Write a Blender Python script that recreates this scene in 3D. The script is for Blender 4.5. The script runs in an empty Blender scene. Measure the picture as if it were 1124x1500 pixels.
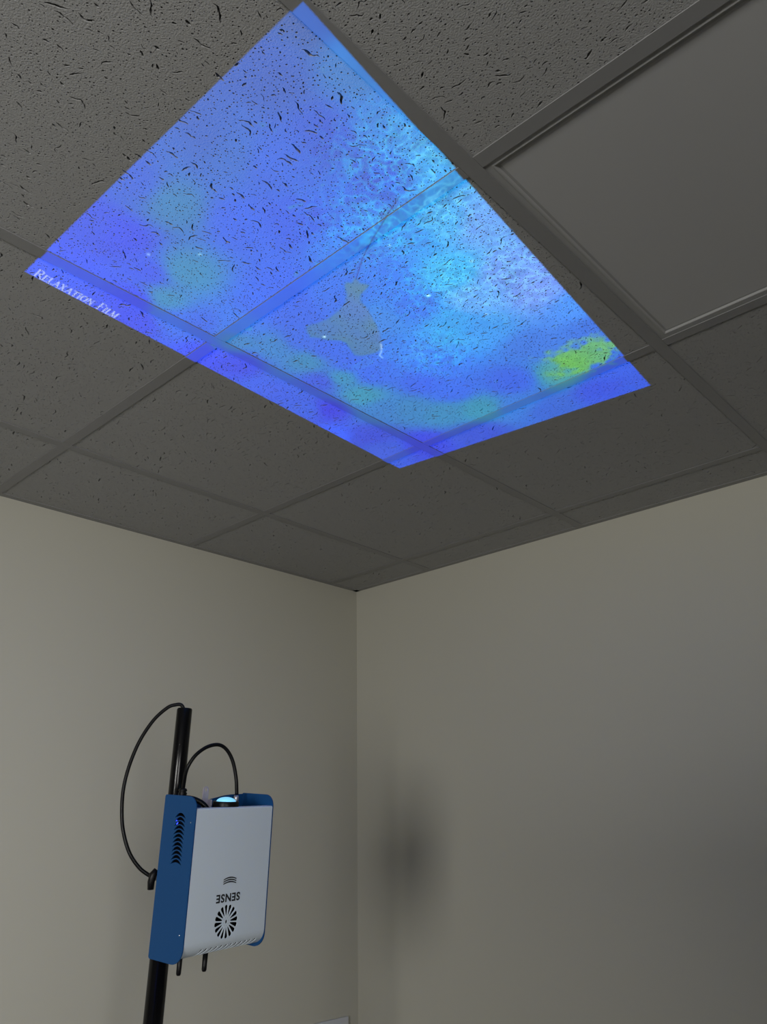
import bpy, bmesh, math, random
import numpy as np
from mathutils import Vector, Matrix
from mathutils.geometry import delaunay_2d_cdt

C = bpy.context.scene.collection
H = 2.45                                   # height of the suspended ceiling above the floor
PI = math.pi

# ------------------------------------------------------------------ helpers
def link_mesh(name, bm, mat, parent=None, smooth=False, mw=None):
    me = bpy.data.meshes.new(name)
    bmesh.ops.recalc_face_normals(bm, faces=bm.faces[:])
    bm.to_mesh(me); bm.free()
    for p in me.polygons: p.use_smooth = smooth
    if mat: me.materials.append(mat)
    o = bpy.data.objects.new(name, me); C.objects.link(o)
    if parent: o.parent = parent
    if mw is not None: o.matrix_basis = mw
    return o

def empty(name, loc=(0, 0, 0)):
    o = bpy.data.objects.new(name, None); C.objects.link(o); o.location = loc
    o.empty_display_size = 0.05
    return o

def tag(o, label=None, cat=None, group=None, kind=None):
    if label: o['label'] = label
    if cat: o['category'] = cat
    if group: o['group'] = group
    if kind: o['kind'] = kind
    return o

def box(bm, lo, hi, mw=None):
    vs = []
    for x in (lo[0], hi[0]):
        for y in (lo[1], hi[1]):
            for z in (lo[2], hi[2]):
                p = Vector((x, y, z))
                vs.append(bm.verts.new(mw @ p if mw else p))
    for f in ((0,1,3,2),(4,6,7,5),(0,4,5,1),(2,3,7,6),(0,2,6,4),(1,5,7,3)):
        bm.faces.new([vs[i] for i in f])

def bevel(bm, w, seg=2):
    bmesh.ops.bevel(bm, geom=bm.edges[:], offset=w, segments=seg, affect='EDGES', profile=0.5)

def catmull(pts, n):
    P = [Vector(p) for p in pts]
    P = [P[0]*2-P[1]] + P + [P[-1]*2-P[-2]]
    out = []
    for i in range(1, len(P)-2):
        a, b, c, d = P[i-1], P[i], P[i+1], P[i+2]
        for k in range(n):
            t = k/n
            out.append(0.5*((2*b)+(c-a)*t+(2*a-5*b+4*c-d)*t*t+(3*b-a-3*c+d)*t**3))
    out.append(P[-2])
    return out

def tube(bm, pts, r, seg=12):
    """round tube along a polyline; r is a number or a list of radii"""
    pts = [Vector(p) for p in pts]
    rings = []; up = None
    for i, p in enumerate(pts):
        d = (pts[min(i+1, len(pts)-1)]-pts[max(i-1, 0)]).normalized()
        if up is None:
            up = d.orthogonal().normalized()
        else:
            up = (up-d*up.dot(d)).normalized()
        s = d.cross(up)
        rr = r[i] if isinstance(r, (list, tuple)) else r
        rings.append([bm.verts.new(p+(up*math.cos(2*PI*k/seg)+s*math.sin(2*PI*k/seg))*rr) for k in range(seg)])
    for a, b in zip(rings, rings[1:]):
        for k in range(seg):
            bm.faces.new((a[k], a[(k+1) % seg], b[(k+1) % seg], b[k]))
    bm.faces.new(rings[0]); bm.faces.new(rings[-1][::-1])

def lathe(bm, prof, seg=40, mw=None):
    """solid of revolution round z from (radius, z) pairs; a radius of 0 closes it"""
    rings = []
    for r, z in prof:
        if r <= 1e-7:
            p = Vector((0, 0, z)); rings.append([bm.verts.new(mw @ p if mw else p)])
        else:
            ring = []
            for k in range(seg):
                p = Vector((r*math.cos(2*PI*k/seg), r*math.sin(2*PI*k/seg), z))
                ring.append(bm.verts.new(mw @ p if mw else p))
            rings.append(ring)
    for a, b in zip(rings, rings[1:]):
        for k in range(seg):
            k2 = (k+1) % seg
            if len(a) == 1 and len(b) == 1: continue
            if len(a) == 1: bm.faces.new((a[0], b[k], b[k2]))
            elif len(b) == 1: bm.faces.new((a[k], a[k2], b[0]))
            else: bm.faces.new((a[k], a[k2], b[k2], b[k]))

def cdt(outline, holes, extra_edges=()):
    """triangulated sheet with holes; returns points, triangles and, for every triangle, the hole it fills (-1: sheet)"""
    V = [Vector(p) for p in outline]; F = [list(range(len(outline)))]
    for h in holes:
        F.append(list(range(len(V), len(V)+len(h)))); V += [Vector(p) for p in h]
    E = []
    for a, b in extra_edges:
        E.append((len(V), len(V)+1)); V += [Vector(a), Vector(b)]
    v2, e2, f2, ov, oe, of = delaunay_2d_cdt(V, E, F, 1, 1e-7)
    tag_ = [max([x for x in o if x < len(F)], default=0)-1 for o in of]
    cdt.where = {i: k for k, o in enumerate(ov) for i in o}
    return v2, f2, tag_

def plate(bm, outline, holes, mapping, thick, extra_edges=()):
    """solid plate: sheet points (u,v) -> mapping(u,v,w), w from 0 (face) to thick (back)"""
    v2, f2, t2 = cdt(outline, holes, extra_edges)
    keep = [f for f, t in zip(f2, t2) if t < 0]
    used = sorted({i for f in keep for i in f})
    A = {i: bm.verts.new(mapping(v2[i].x, v2[i].y, 0)) for i in used}
    B = {i: bm.verts.new(mapping(v2[i].x, v2[i].y, thick)) for i in used}
    cnt = {}
    for f in keep:
        bm.faces.new([A[i] for i in f]); bm.faces.new([B[i] for i in reversed(f)])
        for a, b in zip(f, list(f[1:])+[f[0]]): cnt[(a, b)] = cnt.get((a, b), 0)+1
    for (a, b) in cnt:
        if (b, a) not in cnt:
            bm.faces.new((A[b], A[a], B[a], B[b]))

def rounded(x0, y0, x1, y1, r, n=8):
    """rounded rectangle, r = radii at (x0y0, x1y0, x1y1, x0y1)"""
    pts = []
    for (cx, cy, sx, sy, a0), rr in zip(((x0, y0, 1, 1, PI), (x1, y0, -1, 1, 1.5*PI), (x1, y1, -1, -1, 0), (x0, y1, 1, -1, .5*PI)), r):
        for k in range(n+1):
            a = a0+.5*PI*k/n
            pts.append((cx+sx*rr+rr*math.cos(a), cy+sy*rr+rr*math.sin(a)))
    out = [pts[0]]
    for p in pts[1:]:
        if (p[0]-out[-1][0])**2+(p[1]-out[-1][1])**2 > 1e-9: out.append(p)
    return out

# ------------------------------------------------------------------ materials
def mat(name, col, rough=.5, metal=0., noise=None, bump=None, emit=None, spec=.5):
    m = bpy.data.materials.new(name); m.use_nodes = True
    nt = m.node_tree; b = nt.nodes['Principled BSDF']
    b.inputs['Base Color'].default_value = (*col, 1); b.inputs['Roughness'].default_value = rough
    b.inputs['Metallic'].default_value = metal
    b.inputs['Specular IOR Level'].default_value = spec
    tc = nt.nodes.new('ShaderNodeTexCoord')
    if noise:
        sc, amt = noise
        n = nt.nodes.new('ShaderNodeTexNoise'); n.inputs['Scale'].default_value = sc; n.inputs['Detail'].default_value = 4
        nt.links.new(tc.outputs['Object'], n.inputs['Vector'])
        r = nt.nodes.new('ShaderNodeMix'); r.data_type = 'RGBA'
        r.inputs['A'].default_value = (*[c*(1-amt) for c in col], 1); r.inputs['B'].default_value = (*[min(1, c*(1+amt)) for c in col], 1)
        nt.links.new(n.outputs['Fac'], r.inputs['Factor']); nt.links.new(r.outputs['Result'], b.inputs['Base Color'])
    if bump:
        sc, st, dist = bump
        n = nt.nodes.new('ShaderNodeTexNoise'); n.inputs['Scale'].default_value = sc; n.inputs['Detail'].default_value = 3
        nt.links.new(tc.outputs['Object'], n.inputs['Vector'])
        u = nt.nodes.new('ShaderNodeBump'); u.inputs['Strength'].default_value = st; u.inputs['Distance'].default_value = dist
        nt.links.new(n.outputs['Fac'], u.inputs['Height']); nt.links.new(u.outputs['Normal'], b.inputs['Normal'])
    if emit:
        b.inputs['Emission Color'].default_value = (*emit[0], 1); b.inputs['Emission Strength'].default_value = emit[1]
    return m

M = {
 'wall':   mat('painted_wall', (.57, .555, .475), .55, noise=(3, .015), bump=(420, .12, .0006), spec=.35),
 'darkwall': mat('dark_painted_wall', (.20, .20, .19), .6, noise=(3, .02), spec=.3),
 'wood':   mat('dark_laminate', (.10, .085, .07), .5, noise=(12, .2), spec=.3),
 'tile':   mat('mineral_tile', (.39, .39, .385), .95, noise=(140, .03), bump=(420, .6, .0015), spec=.1),
 'tee':    mat('painted_steel_tee', (.27, .27, .27), .42, noise=(30, .02), spec=.4),
 'lightframe': mat('light_frame_paint', (.36, .36, .355), .40, noise=(20, .02), spec=.4),
 'diffuser': mat('opal_diffuser', (.47, .47, .47), .35, noise=(60, .01), bump=(900, .05, .0003), spec=.4),
 'floor':  mat('carpet', (.05, .05, .055), .95, noise=(180, .25), bump=(300, .4, .003)),
 'blue':   mat('blue_powder_coat', (.0065, .068, .215), .5, spec=.25, noise=(260, .05), bump=(900, .08, .0003)),
 'white':  mat('white_powder_coat', (.69, .775, .86), .45, noise=(260, .015), bump=(900, .08, .0003)),
 'black':  mat('black_plastic', (.005, .005, .006), .38, spec=.2, noise=(90, .15)),
 'tubeblack': mat('black_tube', (.003, .003, .0035), .2, spec=.25, noise=(60, .15)),
 'rubber': mat('black_rubber', (.004, .004, .0045), .4, spec=.2, noise=(120, .2)),
 'print':  mat('black_print', (.012, .014, .018), .6, noise=(100, .1)),
 'inside': mat('dark_chassis', (.002, .002, .003), .9, spec=.05, noise=(60, .2)),
 'steel':  mat('zinc_steel', (.62, .60, .64), .38, .75, noise=(200, .05)),
 'lug':    mat('pale_lug', (.40, .37, .43), .5, noise=(200, .05), spec=.3),
 'screw':  mat('bright_screw', (.8, .82, .85), .2, 1., noise=(200, .04)),
 'lens':   mat('lit_lens', (.30, .70, .80), .08, noise=(40, .02), emit=((.20, .62, .95), .85)),
 'led':    mat('blue_led', (.02, .03, .4), .3, noise=(40, .02), emit=((.03, .06, 1.0), 4.)),
 'platewhite': mat('white_plastic', (.66, .68, .72), .35, noise=(60, .01)),
 'winframe': mat('white_window_frame', (.75, .75, .74), .4, noise=(30, .02)),
 'base':   mat('dark_baseboard', (.10, .10, .10), .5, noise=(30, .05)),
}
gl = bpy.data.materials.new('window_glass'); gl.use_nodes = True
gb = gl.node_tree.nodes['Principled BSDF']
gb.inputs['Transmission Weight'].default_value = 1; gb.inputs['Roughness'].default_value = .02; gb.inputs['Base Color'].default_value = (.95, .98, .97, 1)
M['glass'] = gl

# ------------------------------------------------------------------ the room
# origin: floor corner below the corner where both photographed walls meet; +x along the right wall, -y along the left wall
PITCH = .6096
A1, B1 = .3725, .1531                      # first ceiling tee from the left wall / from the right wall
TA = [A1+PITCH*i for i in range(6)]        # x of tees that run along y
TB = [B1+PITCH*i for i in range(8)]        # -y of tees that run along x
XE, YE = TA[-1], -TB[-1]                   # far walls
SL, SR = -.02507, .01639                   # the two walls are slightly out of square with the ceiling grid
def left_x(y): return SL*(-y)
def right_y(x): return SR*x

def quad_wall(name, p, q, thick, holes=(), side=1, paint='wall'):
    """upright wall from p to q (xy), its room face on the line p-q, thickness away from the room"""
    p = Vector((*p, 0)); q = Vector((*q, 0)); L = (q-p).length; u = (q-p)/L; n = Vector((-u.y, u.x, 0))*side
    bm = bmesh.new()
    plate(bm, [(0, 0), (L, 0), (L, H), (0, H)], list(holes), lambda a, b, w: p+u*a+Vector((0, 0, b))+n*w, thick)
    o = link_mesh(name, bm, M[paint]); tag(o, kind='structure'); return o

quad_wall('wall_left', (0, 0), (left_x(YE), YE), .12, side=-1)
quad_wall('wall_right', (0, 0), (XE, right_y(XE)), .12, side=1)
W1 = dict(x0=2.02, x1=3.32, z0=.72, z1=2.03)
W2 = dict(y0=-3.6, y1=-2.4, z0=.80, z1=2.0)
def rect(a0, b0, a1, b1): return [(a0, b0), (a1, b0), (a1, b1), (a0, b1)]
xl = left_x(YE)
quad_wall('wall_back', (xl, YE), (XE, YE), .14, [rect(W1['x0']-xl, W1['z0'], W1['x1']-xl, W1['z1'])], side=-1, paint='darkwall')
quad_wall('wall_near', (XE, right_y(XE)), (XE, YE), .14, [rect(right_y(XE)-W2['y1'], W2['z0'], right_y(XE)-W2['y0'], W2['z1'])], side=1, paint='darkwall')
bm = bmesh.new(); box(bm, (-.3, YE-.2, -.08), (XE+.2, .3, 0)); tag(link_mesh('floor', bm, M['floor']), kind='structure')

def baseboard(name, p, q):
    p = Vector((*p, 0)); q = Vector((*q, 0)); u = (q-p).normalized(); n = Vector((u.y, -u.x, 0))
    if n.dot(Vector((2, -2, 0))-p) < 0: n = -n
    bm = bmesh.new()
    vs = [bm.verts.new(c+Vector((0, 0, z))) for c in (p, q, q+n*.014, p+n*.014) for z in (0.002, .1)]
    for f in ((0,1,3,2),(2,3,5,4),(4,5,7,6),(6,7,1,0),(1,7,5,3),(0,2,4,6)): bm.faces.new([vs[i] for i in f])
    tag(link_mesh(name, bm, M['base']), kind='structure')
baseboard('baseboard_left', (left_x(-.02)+.001, -.02), (left_x(YE)+.001, YE+.02))
baseboard('baseboard_right', (.02, right_y(.02)-.001), (XE-.02, right_y(XE)-.001))

def window(name, plane, a0, a1, z0, z1):
    """framed window in the x-wall or the y-wall; frame members as one frame mesh, the pane as its child"""
    def P(a, d, z): return Vector((a, YE-d, z)) if plane == 'y' else Vector((XE+d, a, z))
    bm = bmesh.new()
    def bar(a, b, za, zb):
        vs = [bm.verts.new(P(x, d, z)) for x in (a, b) for d in (.035, .095) for z in (za, zb)]
        for f in ((0,1,3,2),(4,6,7,5),(0,4,5,1),(2,3,7,6),(0,2,6,4),(1,5,7,3)): bm.faces.new([vs[i] for i in f])
    t = .045
    bar(a0, a1, z0, z0+t); bar(a0, a1, z1-t, z1); bar(a0, a0+t, z0+t, z1-t); bar(a1-t, a1, z0+t, z1-t)
    o = link_mesh(name, bm, M['winframe']); tag(o, kind='structure')
    bm = bmesh.new()
    vs = [bm.verts.new(P(x, d, z)) for x in (a0+t, a1-t) for d in (.062, .068) for z in (z0+t, z1-t)]
    for f in ((0,1,3,2),(4,6,7,5),(0,4,5,1),(2,3,7,6),(0,2,6,4),(1,5,7,3)): bm.faces.new([vs[i] for i in f])
    link_mesh('window_pane', bm, M['glass'], o)
window('window_1', 'y', W1['x0'], W1['x1'], W1['z0'], W1['z1'])
window('window_2', 'x', W2['y0'], W2['y1'], W2['z0'], W2['z1'])

# sky light comes in downwards, so little of it goes straight up to the ceiling
TILT = math.radians(9)
def daylight(name, loc, rot, sx, sy, watts, col, spread):
    l = bpy.data.lights.new(name, 'AREA'); l.shape = 'RECTANGLE'; l.size = sx; l.size_y = sy; l.energy = watts; l.color = col; l.spread = math.radians(spread)
    o = bpy.data.objects.new(name, l); C.objects.link(o); o.location = loc; o.rotation_euler = rot; return o
daylight('window_daylight', ((W1['x0']+W1['x1'])/2, YE-.02, (W1['z0']+W1['z1'])/2), (PI/2-math.radians(10), 0, 0), W1['x1']-W1['x0']-.1, W1['z1']-W1['z0']-.1, 79.0, (1, .985, .95), 125)
daylight('side_window_daylight', (XE+.02, (W2['y0']+W2['y1'])/2, (W2['z0']+W2['z1'])/2), (0, PI/2-TILT, 0), W2['z1']-W2['z0']-.1, W2['y1']-W2['y0']-.1, 29.5, (1, .99, .965), 88)

# wall angles that carry the edge of the suspended ceiling
def wall_angle(name, p, q):
    p = Vector((*p, H)); q = Vector((*q, H)); u = (q-p).normalized(); n = Vector((u.y, -u.x, 0))
    if n.dot(Vector((2, -2, H))-p) < 0: n = -n
    bm = bmesh.new()
    prof = [(0, 0), (.021, 0), (.021, .0022), (.0018, .0022), (.0018, .022), (0, .022)]
    a = [bm.verts.new(p+n*x+Vector((0, 0, z))) for x, z in prof]; b = [bm.verts.new(q+n*x+Vector((0, 0, z))) for x, z in prof]
    k = len(prof)
    for i in range(k): bm.faces.new((a[i], a[(i+1) % k], b[(i+1) % k], b[i]))
    bm.faces.new(a); bm.faces.new(b[::-1])
    tag(link_mesh(name, bm, M['tee']), kind='structure')
wall_angle('trim_1', (0, 0), (left_x(YE), YE))
wall_angle('trim_2', (0, 0), (XE, right_y(XE)))

# ------------------------------------------------------------------ suspended ceiling: grid with lay-in tiles
FT = .0019                                 # depth of a tee's flange below the tile face
bm = bmesh.new(); hw = .012
def tee_bar(p, q):
    u = (q-p).normalized(); n = Vector((-u.y, u.x, 0))
    prof = [(-hw, 0), (hw, 0), (hw, FT*.85), (.0008, FT), (.0008, .035), (-.0008, .035), (-.0008, FT), (-hw, FT*.85)]
    a = [bm.verts.new(p+n*x+Vector((0, 0, z))) for x, z in prof]; b = [bm.verts.new(q+n*x+Vector((0, 0, z))) for x, z in prof]
    k = len(prof)
    for i in range(k): bm.faces.new((a[i], a[(i+1) % k], b[(i+1) % k], b[i]))
    bm.faces.new(a); bm.faces.new(b[::-1])
for x in TA[:-1]: tee_bar(Vector((x, right_y(x)-.0213, H)), Vector((x, YE, H)))
for y in TB[:-1]:                           # cross tees butt against the main runners
    for i in range(len(TA)):
        x0 = left_x(-y)+.0213 if i == 0 else TA[i-1]+hw+.0004
        tee_bar(Vector((x0, -y, H-.0)), Vector((TA[i]-hw-.0004 if i < len(TA)-1 else XE, -y, H)))
ceiling = link_mesh('ceiling', bm, M['tee']); tag(ceiling, kind='structure')

def tile_mesh(name, w, h, seed, nf=720, npin=8500):
    """mineral-fibre tile w x h: dug fissures and pin holes in its lower face, edges turned up; origin at its centre, face at z=0"""
    rnd = random.Random(seed); area = w*h/.3636
    cell = {}; G = .006
    def free(x, y, r):
        i, j = int(x//G), int(y//G)
        for a in range(i-1, i+2):
            for b in range(j-1, j+2):
                for (px, py, pr) in cell.get((a, b), ()):
                    if (px-x)**2+(py-y)**2 < (r+pr+.0005)**2: return False
        return True
    def put(x, y, r): cell.setdefault((int(x//G), int(y//G)), []).append((x, y, r))
    holes = []; depth = []
    for k in range(int(nf*area)):
        big = rnd.random()
        L = .007+.021*rnd.random()**1.9 if big < .5 else .004+.006*rnd.random()
        wd = (.0009+.0011*rnd.random())*(1 if L > .012 else .85)
        ang = rnd.gauss(0, .24); x = rnd.uniform(-w/2+.006, w/2-.006); y = rnd.uniform(-h/2+.006, h/2-.006)
        n = max(4, int(L/.0028)); st = L/n; cl = []; a = ang
        for i in range(n+1):
            cl.append((x, y, a)); a += rnd.gauss(0, .48); a = ang+(a-ang)*.85
            x += st*math.cos(a); y += st*math.sin(a)
        m = .004
        if any(abs(px) > w/2-m or abs(py) > h/2-m for px, py, _ in cl): continue
        if not all(free(px, py, wd) for px, py, _ in cl): continue
        lft = []; rgt = []
        for i, (px, py, a) in enumerate(cl):
            t = i/n; e = wd*(.35+.65*math.sin(PI*min(.95, max(.05, t)))**.6)*rnd.uniform(.55, 1.35)
            if i in (0, n): e *= .45
            lft.append((px-math.sin(a)*e, py+math.cos(a)*e)); e *= rnd.uniform(.7, 1.1); rgt.append((px+math.sin(a)*e, py-math.cos(a)*e))
        holes.append(rgt+lft[::-1]); depth.append(.006+.005*rnd.random())
        for px, py, _ in cl: put(px, py, wd*1.25)
    for k in range(int(npin*area)):
        r = .00075+.0006*rnd.random()**2; x = rnd.uniform(-w/2+.004, w/2-.004); y = rnd.uniform(-h/2+.004, h/2-.004)
        if not free(x, y, r): continue
        s = rnd.uniform(.7, 1.6); a0 = rnd.random()*6.3; ta = rnd.gauss(0, .5)
        pts = []
        for i in range(6):
            a = a0+i*PI/3; ex, ey = r*s*math.cos(a), r*math.sin(a)
            pts.append((x+ex*math.cos(ta)-ey*math.sin(ta), y+ex*math.sin(ta)+ey*math.cos(ta)))
        holes.append(pts); depth.append(.0028+.002*rnd.random()); put(x, y, r*1.5)
    out = [(-w/2, -h/2), (w/2, -h/2), (w/2, h/2), (-w/2, h/2)]
    v2, f2, t2 = cdt(out, holes)
    bm = bmesh.new(); V = [bm.verts.new((p.x, p.y, 0)) for p in v2]
    for f, t in zip(f2, t2):
        if t < 0: bm.faces.new([V[i] for i in f])
    # the pits: walls and a floor
    where = cdt.where; nxt = 4
    for hpts, d in zip(holes, depth):
        ids = [where.get(nxt+i) for i in range(len(hpts))]; nxt += len(hpts)
        if None in ids or len(set(ids)) < len(ids): continue
        cx = sum(p[0] for p in hpts)/len(hpts); cy = sum(p[1] for p in hpts)/len(hpts)
        low = [bm.verts.new((px, py, d)) for px, py in hpts]
        k = len(ids)
        for i in range(k):
            bm.faces.new((V[ids[i]], V[ids[(i+1) % k]], low[(i+1) % k], low[i]))
        bm.faces.new(low)
    up = [bm.verts.new((x, y, .015)) for x, y in out]
    cn = [V[where[i]] for i in range(4)]
    for i in range(4): bm.faces.new((cn[i], cn[(i+1) % 4], up[(i+1) % 4], up[i]))
    me = bpy.data.meshes.new(name)
    bmesh.ops.recalc_face_normals(bm, faces=bm.faces[:])
    bm.to_mesh(me); bm.free(); me.materials.append(M['tile'])
    return me

TS = .6030
full = [tile_mesh('ceiling_tile', TS, TS, 11+k) for k in range(3)]
plain = tile_mesh('ceiling_tile_out_of_sight', TS, TS, 5, 60, 60)
LIGHT_CELL = (3, 2)                         # between the 3rd and 4th runner, 2nd and 3rd cross tee
tiles = 0
def put_tile(me, x, y, quarter=0):
    o = bpy.data.objects.new('ceiling_tile', me); C.objects.link(o)
    o.location = (x, y, H+FT+.0002); o.rotation_euler = (0, 0, quarter*PI/2); o.parent = ceiling
    return o
for i in range(0, len(TA)):
    for j in range(0, len(TB)):
        # cell between tees i-1 and i (0 = border along a wall)
        x1 = TA[i]-.0033; x0 = (TA[i-1]+.0033) if i else None
        y1 = -(TB[j]-.0033); y0 = -(TB[j-1]+.0033) if j else None
        if (i, j) == (LIGHT_CELL[0], LIGHT_CELL[1]): continue
        seen = i <= 3 and j <= 4
        if i and j:
            turn = 1 if (i, j) in ((2, 3),) else 0
            flip = 2*((i+j) % 2)
            put_tile(full[(i*2+j) % 3] if seen else plain, (x0+x1)/2, (y0+y1)/2, (turn+flip) % 4)
        else:
            if i == 0: x0 = left_x(y1)+.003 if j else left_x(-.1)+.003
            if i == 0: x0 = max(x0, left_x(y1 if j else -.1)+.003)
            if j == 0: y0 = right_y(max(x0, 0))-.003
            w, h = x1-x0, abs(y0-y1)
            me = tile_mesh('ceiling_tile_cut', w, h, 100+i*10+j, *((720, 8500) if seen else (40, 40)))
            put_tile(me, (x0+x1)/2, (y0+y1)/2)

# ------------------------------------------------------------------ lay-in light panel (switched off)
lx0, lx1 = TA[2]+.0008, TA[3]-.0008; ly1, ly0 = -(TB[1]+.0008), -(TB[2]+.0008)
lc = Vector(((lx0+lx1)/2, (ly0+ly1)/2, H))
lp = empty('ceiling_light', lc)
tag(lp, 'square flat light panel, switched off, set in the ceiling grid right of the projected picture', 'ceiling light')
hx, hy = (lx1-lx0)/2-.002, (ly1-ly0)/2-.002
fw = .0245; z0 = FT+.0003
bm = bmesh.new()
prof = [(0, z0), (.0185, z0), (fw-.004, z0-.0006), (fw-.002, z0), (fw, z0+.0032), (fw+.004, z0+.0032), (fw+.004, z0+.0085), (0, z0+.0085)]
rings = []
for (d, z) in prof:
    rings.append([bm.verts.new((sx*(hx-d), sy*(hy-d), z)) for sx, sy in ((-1, -1), (1, -1), (1, 1), (-1, 1))])
for a, b in zip(rings, rings[1:]+rings[:1]):
    for k in range(4): bm.faces.new((a[k], a[(k+1) % 4], b[(k+1) % 4], b[k]))
link_mesh('frame', bm, M['lightframe'], lp)
bm = bmesh.new(); box(bm, (-hx+fw-.001, -hy+fw-.001, z0+.0034), (hx-fw+.001, hy-fw+.001, z0+.0085)); link_mesh('diffuser', bm, M['diffuser'], lp)
bm = bmesh.new(); box(bm, (-hx+.01, -hy+.01, z0+.009), (hx-.01, hy-.01, .045)); link_mesh('housing', bm, M['lightframe'], lp)

# ------------------------------------------------------------------ wall plate low on the left wall
bm = bmesh.new(); box(bm, (0, -.073, -.043), (.011, .073, .043)); bevel(bm, .0025)
wp = link_mesh('wall_plate', bm, M['platewhite'], smooth=False)
wp.location = (left_x(-.125)+.0004, -.0515-.073, H-1.4064-.043); wp.rotation_euler = (0, 0, math.atan(SL))
tag(wp, 'pale plastic plate low on the left wall beside the room corner', 'wall plate')

# ------------------------------------------------------------------ unseen cabinet added behind the camera to shade the lower right wall
cb_ = empty('added_shade_cabinet', (2.42, -2.95, 0))
tag(cb_, 'added tall dark cabinet with two doors, out of view, blocking light from the back window', 'cabinet')
bm = bmesh.new(); box(bm, (-.45, -.20, 0), (.52, .18, 1.80)); link_mesh('body', bm, M['wood'], cb_)
for sx in (-1, 1):
    bm = bmesh.new(); box(bm, (min(sx*.002, sx*.446), .1805, .06), (max(sx*.002, sx*.446), .20, 1.78)); bevel(bm, .002); d_ = link_mesh('door', bm, M['wood'], cb_)
    bm = bmesh.new(); tube(bm, [(sx*.035, .2003, .80), (sx*.035, .225, .80), (sx*.035, .225, .95), (sx*.035, .2003, .95)], .005, 10); link_mesh('handle', bm, M['steel'], d_, True)
# ------------------------------------------------------------------ projector
RB = Matrix(((-.1042876, -.9902349, .0925149), (.9937109, -.1075620, -.0311291), (.0407762, .0886867, .9952246)))
PC = Vector((.7963, -1.166, H-.9337))
PM = Matrix.Translation(PC) @ RB.to_4x4()
pr = empty('projector'); pr.matrix_world = PM
tag(pr, 'white and blue ceiling projector clamped to a black pole stand', 'projector')
mm = .001
# local axes: x to the right across the white front, y to the back, z up; x=0 on the middle of the front
YF, YB, ZT, ZB = -.0425, .0425, .1295, -.1295
XS = .0935
# side panels: sheet in (y, z)
so = rounded(YF, ZB, YB, ZT, (.026, .004, .004, .020), 8)
cres = []
for k in range(12):
    zc = .1015-k*.00672; yc = -.0038; wv = .0145; pts = []
    n = 10
    for i in range(n+1):                     # outer arch
        t = -1+2*i/n; pts.append((yc+wv*t, zc-.0088*(abs(t)**2.1)))
    for i in range(n-1, 0, -1):              # inner arch, meets the outer one at the tips
        t = -1+2*i/n; pts.append((yc+wv*t, zc-.0088*(abs(t)**2.1)-.0048*(1-abs(t)**2.8)-.0002))
    cres.append(pts)
def arc_ok(p): return p[::-1]
for sx, nm in ((-1, 'left'), (1, 'right')):
    bm = bmesh.new()
    plate(bm, so, [arc_ok(c) for c in cres], lambda a, b, w, sx=sx: Vector((sx*(XS-w), a, b)), .0022)
    o = link_mesh('side_panel', bm, M['blue'], pr)
    for (y, z) in ((-.0324, .0876), (-.0316, -.0850)):
        bm = bmesh.new()
        lathe(bm, [(.0, -.002), (.0013, -.002), (.0013, .0004), (.0010, .0008), (0, .0010)], 16, Matrix.Translation((sx*XS, y, z)) @ Matrix.Rotation(sx*PI/2, 4, 'Y'))
        link_mesh('screw', bm, M['screw'], o, True)
# front cover: unrolled sheet (x, s); s=0 at the top front edge, growing downwards
RT, RBt = .0035, .026
zt = .1105; s_top = RT*PI/2; s_front = (zt-RT)-(-.1235+RBt); s_bot = RBt*PI/2
def cover(x, s, w):
    # s<0: top lip running back; then top fold, front, bottom curve, bottom
    if s < 0: return Vector((x, YF+RT-s, zt-w))
    if s < s_top:
        a = s/RT; r = RT-w*.9
        return Vector((x, YF+RT-r*math.sin(a), zt-RT+r*math.cos(a)))
    s -= s_top
    if s < s_front: return Vector((x, YF+w, zt-RT-s))
    s -= s_front
    if s < s_bot:
        a = s/RBt; r = RBt-w
        return Vector((x, YF+RBt-r*math.cos(a), -.1235+RBt-r*math.sin(a)))
    s -= s_bot
    return Vector((x, YF+RBt+s, -.1235+w))
S_END = s_top+s_front+s_bot+.056
def s_of_z(z): return s_top+(zt-RT)-z
XW = .0908
fc = (-.0028, -.0745); ch = []
for k in range(16):                          # petals of the fan opening
    a = 2*PI*(k+.25)/16; pts = []
    for r, hwid in ((.0092, .0007), (.013, .0016), (.019, .0027), (.0235, .0035), (.0258, .0029), (.0266, .0011)):
        pts.append((r, hwid))
    poly = [(r, h_) for r, h_ in pts]+[(r, -h_) for r, h_ in pts[::-1]]
    ch.append([(fc[0]+r*math.cos(a)-t*math.sin(a), s_of_z(fc[1]+r*math.sin(a)+t*math.cos(a))) for r, t in poly])
for k in range(8):
    a = 2*PI*(k+.3)/8
    ch.append([(fc[0]+.0062*math.cos(a)+.0011*math.cos(b), s_of_z(fc[1]+.0062*math.sin(a)+.0011*math.sin(b))) for b in [i*PI/3 for i in range(6)]])
ch.append([(fc[0]+.0023*math.cos(b), s_of_z(fc[1]+.0034*math.sin(b))) for b in [i*PI/5 for i in range(10)]])
s_slot = s_top+s_front+s_bot*.34
for k in range(12):                          # slanted louvre slots round the bottom edge
    xc = -.060+k*.0112; l = .024; sl = .0085
    ch.append([(xc+sl, s_slot), (xc+sl+.0050, s_slot+.001), (xc+.0052, s_slot+l), (xc, s_slot+l-.001)])
ch = [p if sum((p[i][0]*p[(i+1) % len(p)][1]-p[(i+1) % len(p)][0]*p[i][1]) for i in range(len(p))) > 0 else p[::-1] for p in ch]
ex = []
for k in range(0, 6): ex.append(s_top*k/5)
for k in range(0, 15): ex.append(s_top+s_front+s_bot*k/14)
bm = bmesh.new()
ss = sorted(set(round(s, 6) for s in ex))
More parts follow.
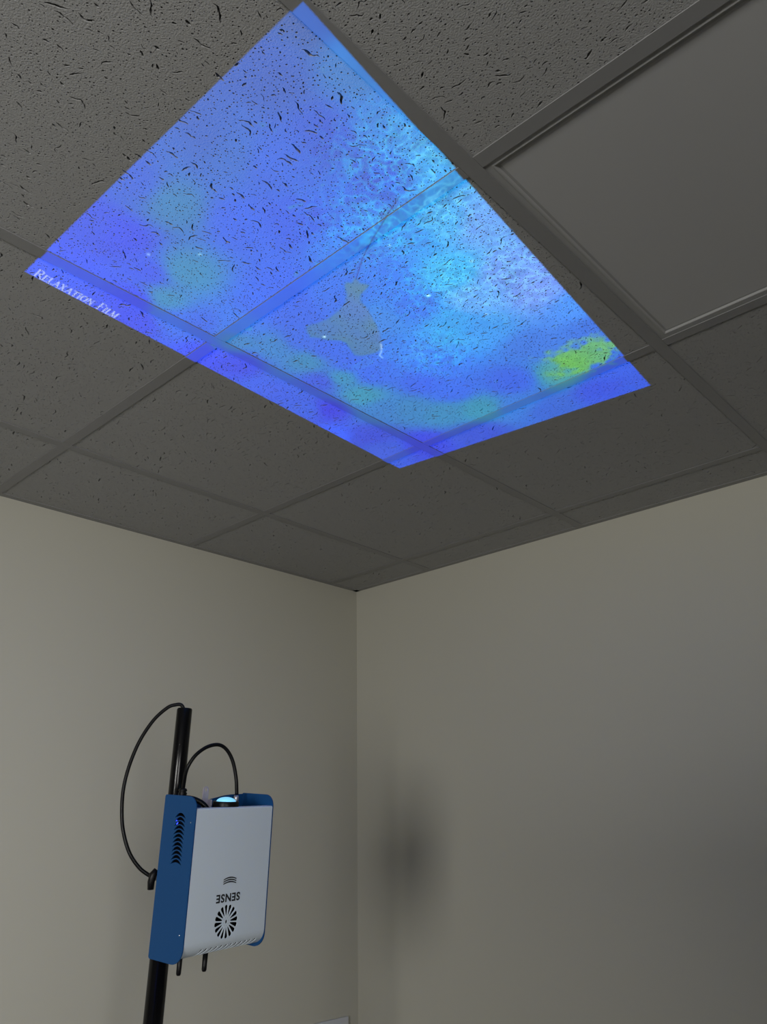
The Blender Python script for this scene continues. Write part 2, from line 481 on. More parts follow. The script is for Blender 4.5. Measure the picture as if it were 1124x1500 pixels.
plate(bm, [(-XW, -.012), (XW, -.012)]+[(XW, s) for s in ss]+[(XW, S_END), (-XW, S_END)]+[(-XW, s) for s in ss[::-1]], ch, cover, .0016,
      [((-XW+.0004, s), (XW-.0004, s)) for s in ss])
link_mesh('front_cover', bm, M['white'], pr)
# dark chassis behind the openings, top deck, rear panel
bm = bmesh.new(); box(bm, (-.0875, -.032, -.100), (.0875, .030, .098)); box(bm, (-.0900, -.030, -.117), (.0900, .030, -.1002)); link_mesh('chassis', bm, M['inside'], pr)
bm = bmesh.new(); box(bm, (-.0905, YF+.016, .1015), (.0905, YB-.003, .1045)); link_mesh('top_deck', bm, M['inside'], pr)
bm = bmesh.new()
rp = [(-.0905, -.127), (.0905, -.127), (.0905, .1275), (.062, .1270), (.045, .1255), (.012, .1200), (-.006, .1130), (-.0905, .1110)]
plate(bm, rp, [], lambda a, b, w: Vector((a, YB-.0022+w, b)), .0020)
link_mesh('rear_panel', bm, M['blue'], pr)
# lens: black ring with a lit glass dome
LC = Vector((-.002, -.0155, 0))
bm = bmesh.new()
lathe(bm, [(.0, .1046), (.0225, .1046), (.0235, .1065), (.0235, .1178), (.0228, .1190), (.0190, .1190), (.0182, .1180), (.0182, .1150), (0, .1150)], 48, Matrix.Translation(LC))
lr = link_mesh('lens_ring', bm, M['black'], pr, True)
bm = bmesh.new()
lathe(bm, [(.0, .1155), (.0178, .1155), (.0178, .1178)]+[(.0178*math.cos(a), .1178+.0085*math.sin(a)) for a in [i*PI/18 for i in range(1, 9)]]+[(0, .1263)], 48, Matrix.Translation(LC))
link_mesh('lens', bm, M['lens'], pr, True)
# hanging tab with a slotted hole
to = []
for i in range(13):
    a = PI*i/12; to.append((.0064*math.cos(a), .1376+.0064*math.sin(a)))
to = [(.0064, .1047)]+to+[(-.0064, .1047)]
hole = [(.0027*math.cos(2*PI*i/12), .1378+.0032*math.sin(2*PI*i/12)) for i in range(12)]
bm = bmesh.new(); plate(bm, to, [hole], lambda a, b, w: Vector((a-.0345, .004+w, b)), .0018)
hl = link_mesh('hanging_lug', bm, M['lug'], pr)
bm = bmesh.new(); box(bm, (-.0345+.0058, -.004, .1047), (-.0345+.0100, .006, .1215)); bevel(bm, .0008, 1); link_mesh('lug_bracket', bm, M['lug'], hl)
# short black lead that dives into the top deck
bm = bmesh.new(); tube(bm, catmull([(-.088, .018, .1215), (-.072, .010, .1245), (-.058, .002, .1215), (-.047, -.006, .1145), (-.040, -.012, .1050)], 6), .0046, 12); link_mesh('lead', bm, M['rubber'], pr, True)
# cable socket at the top right
bm = bmesh.new(); lathe(bm, [(0, .1046), (.0048, .1046), (.0048, .1225), (.0040, .1262), (0, .1262)], 20, Matrix.Translation((.055, .020, 0))); link_mesh('cable_socket', bm, M['steel'], pr, True)
# status light behind the left grille
bm = bmesh.new(); lathe(bm, [(0, 0), (.0032, 0), (.0032, .0008), (.0018, .0016), (0, .0019)], 16, Matrix.Translation((-.0890, .0095, .0850)) @ Matrix.Rotation(-PI/2, 4, 'Y')); link_mesh('status_light', bm, M['led'], pr, True)
# pegs below
for (x, y, z0_, z1_, nm) in ((-.0145, -.010, -.1225, -.1535, 'foot_peg'), (-.0320, .034, -.1225, -.1640, 'foot_peg')):
    bm = bmesh.new(); lathe(bm, [(0, z0_), (.0046, z0_), (.0042, z1_+.003), (.0032, z1_), (0, z1_-.0008)], 20, Matrix.Translation((x, y, 0))); link_mesh(nm, bm, M['black'], pr, True)
# printed lettering (the box hangs upside down, so its print reads upside down) and the wave mark
def text_mesh(body, width, height):
    cu = bpy.data.curves.new('lettering', 'FONT'); cu.body = body; cu.align_x = 'CENTER'; cu.align_y = 'CENTER'; cu.space_character = 1.12; cu.resolution_u = 6
    cu.extrude = .02; cu.offset = .028
    ob = bpy.data.objects.new('lettering_source', cu); C.objects.link(ob)
    bpy.context.view_layer.update()
    me = bpy.data.meshes.new_from_object(ob.evaluated_get(bpy.context.evaluated_depsgraph_get()))
    C.objects.unlink(ob); bpy.data.objects.remove(ob)
    co = np.empty(len(me.vertices)*3); me.vertices.foreach_get('co', co); co = co.reshape(-1, 3)
    lo, hi = co.min(0), co.max(0); co = (co-(lo+hi)/2)/(hi-lo)
    return me, co, (width, height)
me, co, (tw, th) = text_mesh('SENSE', .0545, .0135)
new = np.stack([-.0030-co[:, 0]*tw, YF-.00012+co[:, 2]*.0004, -.0368-co[:, 1]*th], 1)
me.vertices.foreach_set('co', new.ravel()); me.materials.clear(); me.materials.append(M['print']); me.update()
o = bpy.data.objects.new('lettering', me); C.objects.link(o); o.parent = pr; o['label'] = 'black printed word SENSE, upside down'
wm = bmesh.new()
for k in range(3):
    n = 14; z_ = -.0048-k*.0034; prev = None
    for i in range(n+1):
        t = -1+2*i/n; x = -.0020+.0148*t; zc = z_-.0030*t*t-.0006*t*0
        hwid = .0011*(1-.25*abs(t))
        cur = [wm.verts.new((x, YF-.0003, zc+hwid)), wm.verts.new((x, YF-.0003, zc-hwid)), wm.verts.new((x, YF+.0001, zc-hwid)), wm.verts.new((x, YF+.0001, zc+hwid))]
        if prev:
            for q in range(4): wm.faces.new((prev[q], prev[(q+1) % 4], cur[(q+1) % 4], cur[q]))
        else: wm.faces.new(cur)
        prev = cur
    wm.faces.new(prev[::-1])
o = link_mesh('wave_mark', wm, M['print'], pr); o['label'] = 'three black printed arcs'

# ------------------------------------------------------------------ pole stand with clamp
PT, PB = Vector((.6977, -1.1914, H-.6395)), Vector((.6916, -1.2008, H-1.1703))
ax = (PT-PB).normalized()
foot = PB-ax*((PB.z-.0)/ax.z)
st = empty('pole_stand', foot)
tag(st, 'black telescopic floor stand whose tall pole carries the projector', 'stand')
def rel(p): return Vector(p)-foot
JZ = PB+ax*.22
bm = bmesh.new()
def along(bm, p, q, prof, seg=28):
    d = (q-p).normalized(); rot = Vector((0, 0, 1)).rotation_difference(d).to_matrix().to_4x4()
    L = (q-p).length
    lathe(bm, [(r, z*L if abs(z) <= 1 and k == 'f' else z) for r, z, k in prof], seg, Matrix.Translation(rel(p)) @ rot)
along(bm, foot+ax*.03, JZ, [(0, 0, 'f'), (.0170, 0, 'f'), (.0170, 1, 'f'), (0, 1, 'f')]); lower = link_mesh('lower_tube', bm, M['tubeblack'], st, True)
bm = bmesh.new(); along(bm, JZ-ax*.05, PT, [(0, 0, 'f'), (.0150, 0, 'f'), (.0150, .994, 'f'), (.0138, 1, 'f'), (.0120, 1, 'f'), (.0120, .96, 'f'), (0, .96, 'f')]); link_mesh('upper_tube', bm, M['tubeblack'], st, True)
bm = bmesh.new(); along(bm, JZ-ax*.03, JZ+ax*.025, [(0, 0, 'f'), (.0176, 0, 'f'), (.0181, .1, 'f'), (.0181, .9, 'f'), (.0176, 1, 'f'), (0, 1, 'f')]); link_mesh('collar', bm, M['black'], st, True)
for k in range(3):
    a = math.radians(40+120*k); d = Vector((math.cos(a), math.sin(a), 0))
    bm = bmesh.new(); tube(bm, [rel(foot+Vector((0, 0, .20)))+d*.014, rel(foot)+d*.12+Vector((0, 0, .115)), rel(foot)+d*.36+Vector((0, 0, .013))], .011, 14)
    lg = link_mesh('leg', bm, M['tubeblack'], st, True)
    bm = bmesh.new(); lathe(bm, [(0, 0), (.016, 0), (.016, .02), (.012, .026), (0, .026)], 20, Matrix.Translation(rel(foot)+d*.36)); link_mesh('rubber_foot', bm, M['rubber'], lg, True)
bm = bmesh.new(); along(bm, foot+ax*.015, foot+ax*.22, [(0, 0, 'f'), (.026, 0, 'f'), (.026, 1, 'f'), (0, 1, 'f')]); link_mesh('hub', bm, M['black'], st, True)
# clamp: ring on the pole, arm to the box, knob on the left
def loc2w(p): return PM @ Vector(p)
def polept(z_world):
    return PB+ax*((z_world-PB.z)/ax.z)
cz = H-.947
cp = polept(cz)
bm = bmesh.new(); along(bm, cp-ax*.024, cp+ax*.024, [(0, 0, 'f'), (.0185, 0, 'f'), (.0195, .08, 'f'), (.0195, .92, 'f'), (.0185, 1, 'f'), (0, 1, 'f')]); clamp = link_mesh('clamp', bm, M['black'], st, True)
bm = bmesh.new()
cpl = PM.inverted() @ cp
mw = Matrix.Translation(-foot) @ PM
box(bm, (cpl.x-.012, YB+.0005, cpl.z-.020), (cpl.x+.012, cpl.y-.010, cpl.z+.020), mw); link_mesh('clamp_arm', bm, M['black'], clamp)
bm = bmesh.new(); box(bm, (cpl.x-.045, YB+.0005, cpl.z-.050), (cpl.x+.045, YB+.006, cpl.z+.050), mw); link_mesh('mounting_plate', bm, M['black'], clamp)
# knob: a spindle that leaves the clamp towards the left edge of the box, with a wing handle
kb = loc2w((-.088, .064, -.008)); 
bm = bmesh.new(); tube(bm, [rel(cp+(kb-cp)*.35), rel(kb)], .0045, 12); link_mesh('clamp_spindle', bm, M['steel'], clamp, True)
bm = bmesh.new()
tube(bm, [mw @ Vector(p) for p in ((-.0800, .062, .0035), (-.0850, .064, -.004), (-.0860, .066, -.016), (-.0855, .066, -.0280))], [.0050, .0068, .0062, .0055], 16); link_mesh('clamp_knob', bm, M['black'], clamp, True)

CTRL= [(0.0088,0.9862,72,102,173),(0.091,0.9888,75,127,199),(0.0336,0.6724,63,108,197),(0.0714,0.4726,56,130,187),(0.1708,0.3098,67,142,193),(0.0632,0.2976,69,91,232),(0.0384,0.1083,63,100,248),(0.0144,0.2762,68,96,227),(0.0187,0.465,56,105,213),(0.1307,0.2371,71,98,234),(0.1611,0.5406,28,110,232),(0.127,0.7136,39,110,222),(0.0707,0.6649,56,114,202),(0.2139,0.6359,18,104,229),(0.1364,0.856,49,104,215),(0.0347,0.8694,63,105,193),(0.1666,0.9562,61,135,223),(0.2101,0.9876,70,144,220),(0.2615,0.9807,74,166,243),(0.2317,0.8745,40,109,227),(0.3026,0.469,10,111,239),(0.3167,0.3661,14,114,242),(0.3241,0.2386,28,125,238),(0.3476,0.811,44,145,237),(0.4508,0.8177,70,178,244),(0.358,0.8955,81,172,243),(0.3904,0.954,107,159,240),(0.5074,0.9203,114,157,248),(0.5655,0.947,119,153,248),(0.5378,0.8129,106,171,254),(0.6035,0.75,75,155,242),(0.572,0.6922,49,164,243),(0.6668,0.5441,25,122,240),(0.4771,0.5666,78,139,232),(0.4777,0.6596,32,122,240),(0.5854,0.509,65,130,240),(0.3797,0.6888,32,127,239),(0.3022,0.6596,32,128,239),(0.724,0.8181,76,125,225),(0.6662,1.0034,82,145,247),(0.7366,0.9935,75,120,224),(0.8175,0.9082,120,190,70),(0.8502,0.8529,112,185,80),(0.7765,0.9669,100,175,110),(0.833,0.8212,85,160,164),(0.8896,0.9553,57,103,227),(0.9468,0.8755,45,98,229),(0.9815,0.9849,72,104,229),(0.954,0.6816,34,111,216),(0.8067,0.6802,41,111,234),(0.9028,0.6226,39,128,220),(0.8593,0.5051,53,151,186),(0.8244,0.4027,52,142,193),(0.7637,0.3269,51,135,195),(0.7253,0.2552,39,132,205),(0.6516,0.2606,67,150,184),(0.573,0.2794,67,146,189),(0.4835,0.2647,65,139,190),(0.4084,0.2383,44,134,205),(0.3517,0.1875,43,134,198),(0.2692,0.1626,45,112,232),(0.1894,0.1784,68,144,194),(0.235,0.1241,57,118,238),(0.1586,0.1222,72,89,249),(0.1907,0.0433,65,87,232),(0.3381,0.0539,68,91,248),(0.3966,0.1045,54,87,230),(0.5198,0.0502,75,104,231),(0.6187,0.0566,69,105,227),(0.6479,0.1109,37,78,226),(0.7446,-0.0299,68,106,255),(0.8855,0.0541,75,100,215),(0.8071,0.0875,51,91,219),(0.9192,0.21,28,85,228),(0.9568,0.4117,36,96,216),(0.5556,0.2154,32,97,221),(0.599,0.3585,25,112,235),(0.7605,0.4969,21,115,237),(0.6909,0.4657,14,107,235),(0.3677,0.3903,30,112,232),(0.4265,0.3247,32,114,232),(0.4797,0.342,34,112,235),(0.5444,0.3478,36,112,235),(0.3595,0.531,40,120,235),(0.5973,0.4158,40,116,235),(0.3271,0.4291,25,110,235)]
RAY= [(0.3617,0.622),(0.3675,0.6227),(0.3774,0.6181),(0.3915,0.6337),(0.3967,0.6097),(0.3996,0.5914),(0.4136,0.5712),(0.4303,0.5686),(0.456,0.553),(0.4858,0.5362),(0.5165,0.5113),(0.5418,0.4858),(0.5479,0.4701),(0.5484,0.4434),(0.5402,0.4075),(0.5295,0.3949),(0.5113,0.4028),(0.4895,0.4162),(0.4772,0.4133),(0.4567,0.3823),(0.4305,0.36),(0.4165,0.3661),(0.4021,0.386),(0.4087,0.4133),(0.4127,0.4563),(0.4075,0.4988),(0.4012,0.5323),(0.3846,0.5614),(0.366,0.5798),(0.3604,0.5949),(0.3682,0.6016)]
TAIL= [(0.3668,0.6181),(0.3367,0.6786),(0.3129,0.7417),(0.2933,0.8043),(0.2749,0.8679)]
STARS= [(0.4759,0.7217),(0.5822,0.796),(0.4476,0.3893),(0.341,0.7581),(0.1104,0.2946),(0.1632,0.3902),(0.4518,0.876)]
RIPPLE= [(0.2202,0.9069),(0.2468,0.9798),(0.3193,0.9184),(0.4713,0.7757),(0.6275,0.5864),(0.2993,0.7897),(0.5214,0.9458)]
CAB1= [(0.6993,-1.189,-0.6382),(0.694,-1.197,-0.633),(0.6877,-1.2071,-0.6326),(0.6797,-1.22,-0.6389),(0.6678,-1.2406,-0.6632),(0.6574,-1.2598,-0.7023),(0.6509,-1.2725,-0.7465),(0.6479,-1.2784,-0.7894),(0.6486,-1.2771,-0.8313),(0.6516,-1.271,-0.8666),(0.6582,-1.2582,-0.9015),(0.6681,-1.2401,-0.9272),(0.6784,-1.2223,-0.9413)]
CAB2= [(0.7374,-1.2072,-0.7954),(0.7447,-1.2105,-0.7802),(0.7518,-1.2136,-0.7662),(0.7586,-1.2122,-0.7508),(0.7647,-1.2014,-0.7323),(0.7693,-1.1813,-0.7179),(0.7729,-1.1591,-0.713),(0.7758,-1.1415,-0.721),(0.7779,-1.127,-0.7418),(0.7797,-1.1181,-0.7729),(0.7825,-1.1165,-0.8026)]
FIN_A=[(0.551,0.4134),(0.5537,0.3827),(0.5564,0.3585),(0.5644,0.3547),(0.5729,0.3779),(0.5686,0.4173)]
FIN_B=[(0.5333,0.4901),(0.5495,0.4729),(0.5602,0.4513),(0.5707,0.4496)]
# ------------------------------------------------------------------ cables
def cable(name, pts, label, rad=.0035):
    o0 = Vector(pts[0])+Vector((0, 0, H))
    bm = bmesh.new(); tube(bm, catmull([Vector(p)+Vector((0, 0, H))-o0 for p in pts], 8), rad, 12)
    o = link_mesh(name, bm, M['rubber'], None, True); o.location = o0
    tag(o, label, 'cable'); return o, o0
e1 = PT-Vector((0, 0, H))
c1 = [tuple(e1+Vector((.001, .001, -.035))), tuple(e1+Vector((0.0, 0.0, -.008)))]+CAB1[1:]
ca, o1 = cable('power_cable', c1, 'black cable looping down from the open pole top to the clamp behind the projector')
bm = bmesh.new(); p0 = Vector(CAB1[-2])+Vector((0, 0, H))-o1; p1 = Vector(CAB1[-1])+Vector((0, 0, H))-o1; d = (p1-p0).normalized()
tube(bm, [p1-d*.002, p1+d*.006], .0048, 14); link_mesh('cable_ferrule', bm, M['steel'], ca, True)
cb, o2 = cable('signal_cable', CAB2, 'black cable arching from beside the pole over into the top of the projector')
q0 = Vector(CAB2[0])+Vector((0, 0, H))-o2; dn = -(RB @ Vector((0, 0, 1)))
bm = bmesh.new()
rot = Vector((0, 0, 1)).rotation_difference(dn).to_matrix().to_4x4()
lathe(bm, [(0, -.004), (.0060, -.004), (.0085, 0), (.0062, .002), (.0085, .005), (.0075, .008), (.0085, .030), (0, .030)], 20, Matrix.Translation(q0) @ rot)
link_mesh('cable_plug', bm, M['black'], cb, True)

# ------------------------------------------------------------------ the film: one frame, computed here, that the projector throws on the ceiling
FWD, FHT = 1280, 832
def lin(c): 
    c = np.asarray(c, float)/255
    return np.where(c <= .04045, c/12.92, ((c+.055)/1.055)**2.4)
u, v = np.meshgrid((np.arange(FWD)+.5)/FWD, (np.arange(FHT)+.5)/FHT)
ASP = .655
ctrl = np.array([c for c in CTRL if c[3] < 1.35*c[4]]); cc = lin(ctrl[:, 2:])
su, sv = u[::4, ::4], v[::4, ::4]
num = np.zeros(su.shape+(3,)); den = np.zeros(su.shape)
for (cu_, cv_), c in zip(ctrl[:, :2], cc):
    d2 = (su-cu_)**2+((sv-cv_)*ASP)**2
    w = 1/(d2+.0004)**2.3
    num += w[..., None]*c; den += w
low = num/den[..., None]
def resize(a, shape):
    h, w = a.shape[:2]; H2, W2 = shape
    yy = np.clip((np.arange(H2)+.5)*h/H2-.5, 0, h-1); xx = np.clip((np.arange(W2)+.5)*w/W2-.5, 0, w-1)
    y0 = np.floor(yy).astype(int); x0 = np.floor(xx).astype(int); y1 = np.minimum(y0+1, h-1); x1 = np.minimum(x0+1, w-1)
    fy = yy-y0; fx = xx-x0
    if a.ndim == 3: fy = fy[:, None, None]; fx = fx[None, :, None]
    else: fy = fy[:, None]; fx = fx[None, :]
    return (a[y0][:, x0]*(1-fx)+a[y0][:, x1]*fx)*(1-fy)+(a[y1][:, x0]*(1-fx)+a[y1][:, x1]*fx)*fy
film = resize(low, (FHT, FWD))
rs = np.random.RandomState(4)
def vnoise(n, m): return resize(rs.rand(n, m), (FHT, FWD))
cloud = .5*vnoise(9, 14)+.3*vnoise(20, 30)+.2*vnoise(48, 74)
film *= (.90+.22*cloud)[..., None]
# ripples of light in the water
rip = np.zeros((FHT, FWD))
for (cu_, cv_), s in zip(RIPPLE, (.05, .05, .06, .06, .05, .06, .08)):
    rip = np.maximum(rip, np.exp(-((u-cu_)**2+((v-cv_)*ASP)**2)/(2*s*s)))
a = vnoise(70, 110); b = vnoise(140, 220)
ridge = np.clip(1-np.abs(a-.5)*5, 0, 1)**2*.6+np.clip(1-np.abs(b-.5)*5, 0, 1)**2*.4
film += (rip*ridge)[..., None]*np.array([.10, .42, .36])
film *= (1-.30*rip*np.clip(vnoise(60, 96)-.42, 0, 1)*2)[..., None]
# the green plant in the corner has ragged edges
gp = np.exp(-(((u-.812)/.058)**2+((v-.908)/.105)**2)**1.2)
gm = np.clip((gp*1.3+(vnoise(40, 60)-.5)*.9+(vnoise(90, 140)-.5)*.5)*2-.9, 0, 1)
film = film*(1-.75*gm[..., None])+.75*gm[..., None]*lin([118, 190, 62])*(.8+.45*vnoise(90, 140))[..., None]
# swimming ray
def inside(poly):
    r = np.zeros(u.shape, bool); n = len(poly)
    for i in range(n):
        x1, y1 = poly[i]; x2, y2 = poly[(i+1) % n]
        if y1 == y2: continue
        c = ((y1 > v) != (y2 > v)) & (u < (x2-x1)*(v-y1)/(y2-y1)+x1)
        r ^= c
    return r.astype(float)
def blur(a, k):
    for _ in range(2):
        c = np.cumsum(np.pad(a, ((k+1, k), (0, 0)), mode='edge'), 0); a = (c[2*k+1:]-c[:-2*k-1])/(2*k+1)
        c = np.cumsum(np.pad(a, ((0, 0), (k+1, k)), mode='edge'), 1); a = (c[:, 2*k+1:]-c[:, :-2*k-1])/(2*k+1)
    return a
rm = blur(inside(RAY), 2)
tone = np.clip((v-.36)/.26, 0, 1)[..., None]
rc = lin([80, 124, 190])*(1-tone)+lin([95, 132, 200])*tone
gn = np.clip(vnoise(16, 24)*1.6-.5, 0, 1)[..., None]
rc = rc*(1-.45*gn)+lin([92, 140, 120])*.45*gn
film = film*(1-rm[..., None])+rc*rm[..., None]
def seg(pts, wid):
    best = np.full(u.shape, 9.)
    for (x1, y1), (x2, y2) in zip(pts, pts[1:]):
        dx, dy = x2-x1, (y2-y1)*ASP; px, py = u-x1, (v-y1)*ASP
        t = np.clip((px*dx+py*dy)/(dx*dx+dy*dy+1e-12), 0, 1)
        best = np.minimum(best, np.hypot(px-t*dx, py-t*dy))
    return np.clip(1.2-best/wid, 0, 1)
film *= (1-.6*seg(TAIL, .0012))[..., None]
film = film+seg(FIN_A+FIN_A[:1], .0016)[..., None]*np.array([.06, .13, .16])
film = film+seg(FIN_B, .0022)[..., None]*np.array([.22, .30, .40])
fa = blur(inside(FIN_A), 2)[..., None]; film = film*(1-.5*fa)+.5*fa*lin([90, 120, 215])
for i, (cu_, cv_) in enumerate(STARS):
    film += (np.exp(-((u-cu_)**2+((v-cv_)*ASP)**2)/(2*.0019**2))*(1. if i in (0, 2) else .45))[..., None]*np.array([.5, .8, .75])
# title in small capitals with serifs
T, t_ = 1.0, .45                            # thick and thin strokes
SER = .09
G = {
 'R': (.74, [(.14,0,.14,1,T),(.14,1,.44,1,t_),(.44,1,.60,.88,T),(.60,.88,.60,.66,T),(.60,.66,.44,.52,T),(.44,.52,.14,.52,t_),(.36,.52,.72,0,T),(.04,0,.26,0,t_),(.04,1,.14,1,t_)]),
 'E': (.64, [(.14,0,.14,1,T),(.04,1,.56,1,t_),(.14,.52,.44,.52,t_),(.04,0,.58,0,t_),(.56,1,.56,.84,t_),(.58,0,.60,.18,t_),(.44,.6,.44,.44,t_)]),
 'L': (.60, [(.14,0,.14,1,T),(.04,1,.26,1,t_),(.04,0,.54,0,t_),(.54,0,.57,.2,t_)]),
 'A': (.82, [(.10,0,.40,1,t_),(.40,1,.70,0,T),(.20,.34,.60,.34,t_),(.0,0,.2,0,t_),(.60,0,.82,0,t_)]),
 'X': (.76, [(.10,1,.64,0,T),(.62,1,.10,0,t_),(.0,1,.22,1,t_),(.52,1,.72,1,t_),(.0,0,.22,0,t_),(.52,0,.76,0,t_)]),
 'T': (.72, [(.35,0,.35,1,T),(.04,1,.66,1,t_),(.24,0,.46,0,t_),(.04,1,.04,.82,t_),(.66,1,.66,.82,t_)]),
 'I': (.34, [(.16,0,.16,1,T),(.05,0,.27,0,t_),(.05,1,.27,1,t_)]),
 'O': (.84, [(.40,1,.60,.93,t_),(.60,.93,.74,.7,T),(.74,.7,.74,.3,T),(.74,.3,.60,.07,T),(.60,.07,.40,0,t_),(.40,0,.20,.07,t_),(.20,.07,.07,.3,T),(.07,.3,.07,.7,T),(.07,.7,.20,.93,T),(.20,.93,.40,1,t_)]),
 'N': (.82, [(.12,0,.12,1,t_),(.12,1,.68,0,T),(.68,0,.68,1,t_),(.0,1,.16,1,t_),(.58,1,.80,1,t_),(.02,0,.22,0,t_)]),
 'F': (.60, [(.14,0,.14,1,T),(.04,1,.56,1,t_),(.14,.52,.42,.52,t_),(.04,0,.28,0,t_),(.56,1,.56,.82,t_),(.42,.6,.42,.44,t_)]),
 'M': (.94, [(.12,0,.12,1,t_),(.12,1,.46,.05,T),(.46,.05,.80,1,t_),(.80,1,.80,0,T),(.0,1,.14,1,t_),(.78,1,.92,1,t_),(.02,0,.22,0,t_),(.70,0,.92,0,t_)]),
}
word = 'RELAXATION FILM'
caps = {0, 11}
adv = 0; lay = []
for i, chh in enumerate(word):
    if chh == ' ': adv += .50; continue
    s = 1.0 if i in caps else .76
    lay.append((chh, adv, s)); adv += (G[chh][0]+.10)*s
U0, U1, V0, VH = .0130, .1640, .0030, .0370
k = (U1-U0)/adv
txt = np.zeros(u.shape)
mk = v < .06
for chh, ad, s in lay:
    for (x1, y1, x2, y2, th_) in G[chh][1]:
        P1 = (U0+k*(ad+x1*s), V0+VH*.93*y1*s); P2 = (U0+k*(ad+x2*s), V0+VH*.93*y2*s)
        x0i = max(0, int((min(P1[0], P2[0])-.004)*FWD)); x1i = int((max(P1[0], P2[0])+.004)*FWD)+1; yi = int(.06*FHT)
        uu, vv = u[:yi, x0i:x1i], v[:yi, x0i:x1i]
        dx, dy = P2[0]-P1[0], (P2[1]-P1[1])*ASP; px, py = uu-P1[0], (vv-P1[1])*ASP
        t = np.clip((px*dx+py*dy)/(dx*dx+dy*dy+1e-12), 0, 1)
        dd = np.hypot(px-t*dx, py-t*dy); wd = .00115*th_
        txt[:yi, x0i:x1i] = np.maximum(txt[:yi, x0i:x1i], np.clip((wd-dd)/.0007+.5, 0, 1))
film = film*(1-txt[..., None]*.85)+(txt*.85)[..., None]*lin([190, 205, 250])
AMB = np.array([.065, .065, .062])           # the ceiling's daylight, which the film only adds to
film = np.clip(film-AMB, .002, None)
img = bpy.data.images.new('film_frame', FWD, FHT, alpha=False, float_buffer=True)
img.colorspace_settings.name = 'Non-Color'
buf = np.ones((FHT, FWD, 4), np.float32); buf[..., :3] = film
img.pixels.foreach_set(buf.ravel()); img.update()

LP = PM @ (LC+Vector((0, 0, .1275)))
hgt = H-LP.z
quad = [(.9176, -1.7113), (.8574, -.7064), (1.5104, -.63), (1.5981, -1.6968)]
rows = []
for (x, y), (uu, vv) in zip(quad, ((0, 0), (1, 0), (1, 1), (0, 1))):
    rows.append([x, y, 1, 0, 0, 0, -uu*x, -uu*y, -uu]); rows.append([0, 0, 0, x, y, 1, -vv*x, -vv*y, -vv])
Hm = np.linalg.svd(np.array(rows))[2][-1].reshape(3, 3)
if (Hm @ np.array([1.2, -1.2, 1]))[2] < 0: Hm = -Hm
K = Hm @ np.array([[hgt, 0, LP.x], [0, hgt, LP.y], [0, 0, 1]])   # direction from the lens -> film coordinates
sp = bpy.data.lights.new('projector_beam', 'SPOT'); sp.spot_size = math.radians(150); sp.spot_blend = 0; sp.shadow_soft_size = .0012
sp.energy = 10; sp.use_nodes = True
so_ = bpy.data.objects.new('projector_beam', sp); C.objects.link(so_); so_.location = LP; so_.rotation_euler = (PI, 0, 0)
nt = sp.node_tree; nt.nodes.clear()
N = nt.nodes.new; Lk = nt.links.new
out = N('ShaderNodeOutputLight'); em = N('ShaderNodeEmission'); geo = N('ShaderNodeNewGeometry')
SIGN = 1.0
dirn = N('ShaderNodeVectorMath'); dirn.operation = 'SCALE'; dirn.inputs['Scale'].default_value = SIGN; Lk(geo.outputs['Incoming'], dirn.inputs[0])
def dot(vec):
    n = N('ShaderNodeVectorMath'); n.operation = 'DOT_PRODUCT'; n.inputs[1].default_value = tuple(vec); Lk(dirn.outputs['Vector'], n.inputs[0]); return n.outputs['Value']
def mth(op, a, b=None):
    n = N('ShaderNodeMath'); n.operation = op
    for i, q in enumerate((a, b)):
        if q is None: continue
        if isinstance(q, (int, float)): n.inputs[i].default_value = q
        else: Lk(q, n.inputs[i])
    return n.outputs[0]
dw = dot(K[2]); uo = mth('DIVIDE', dot(K[0]), dw); vo = mth('DIVIDE', dot(K[1]), dw)
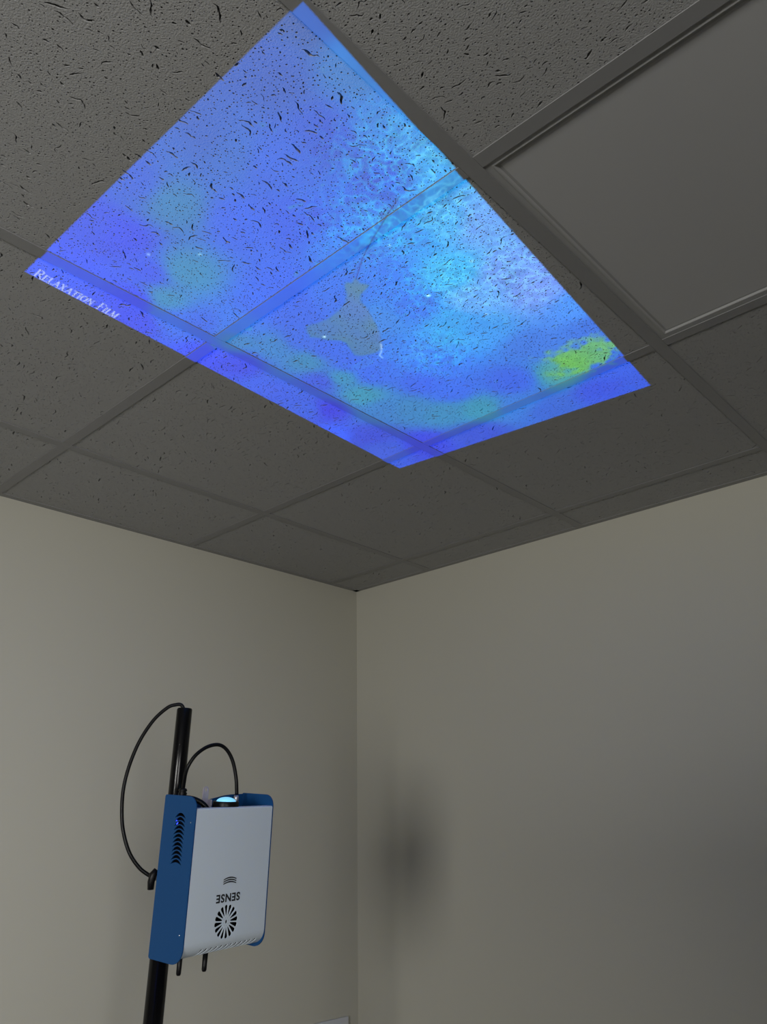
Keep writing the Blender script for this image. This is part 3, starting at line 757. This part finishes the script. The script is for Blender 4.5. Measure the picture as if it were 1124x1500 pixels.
cmb = N('ShaderNodeCombineXYZ'); Lk(uo, cmb.inputs[0]); Lk(vo, cmb.inputs[1])
im = N('ShaderNodeTexImage'); im.image = img; im.extension = 'EXTEND'; im.interpolation = 'Linear'; Lk(cmb.outputs[0], im.inputs['Vector'])
dz = dot((0, 0, 1)); up_ = mth('GREATER_THAN', dz, .05)
ins = up_
for q in (uo, vo):
    ins = mth('MULTIPLY', ins, mth('GREATER_THAN', q, 0.)); ins = mth('MULTIPLY', ins, mth('LESS_THAN', q, 1.))
fall = mth('POWER', mth('MAXIMUM', dz, .05), -3.)
GAIN = 7.1
Lk(im.outputs['Color'], em.inputs['Color']); Lk(mth('MULTIPLY', mth('MULTIPLY', ins, fall), GAIN), em.inputs['Strength']); Lk(em.outputs[0], out.inputs['Surface'])

# ------------------------------------------------------------------ world, camera, view
w = bpy.data.worlds.new('World'); bpy.context.scene.world = w; w.use_nodes = True
w.node_tree.nodes['Background'].inputs[0].default_value = (.75, .85, 1, 1); w.node_tree.nodes['Background'].inputs[1].default_value = .05
cam = bpy.data.cameras.new('Camera'); cam.sensor_fit = 'VERTICAL'; cam.sensor_height = 36; cam.sensor_width = 36*1124/1500
cam.lens = 1137.6/1500*36; cam.clip_start = .05; cam.clip_end = 50
co_ = bpy.data.objects.new('Camera', cam); C.objects.link(co_)
r0 = Vector((.73192, .68118, -.016856)); r1 = Vector((-.272673, .270133, -.923405)); r2 = Vector((-.624454, .680455, .383456))
mtx = Matrix((( r0.x, -r1.x, -r2.x), (r0.y, -r1.y, -r2.y), (r0.z, -r1.z, -r2.z))).to_4x4()
co_.matrix_world = Matrix.Translation((2.05887, -2.07899, H-.87751)) @ mtx
sc = bpy.context.scene; sc.camera = co_
sc.view_settings.view_transform = 'Standard'; sc.view_settings.look = 'None'; sc.view_settings.gamma = 1; sc.view_settings.exposure = 0; sc.view_settings.use_curve_mapping = False
sc.cycles.max_bounces = 8; sc.cycles.diffuse_bounces = 6; sc.cycles.use_denoising = True; sc.cycles.caustics_reflective = False; sc.cycles.caustics_refractive = False
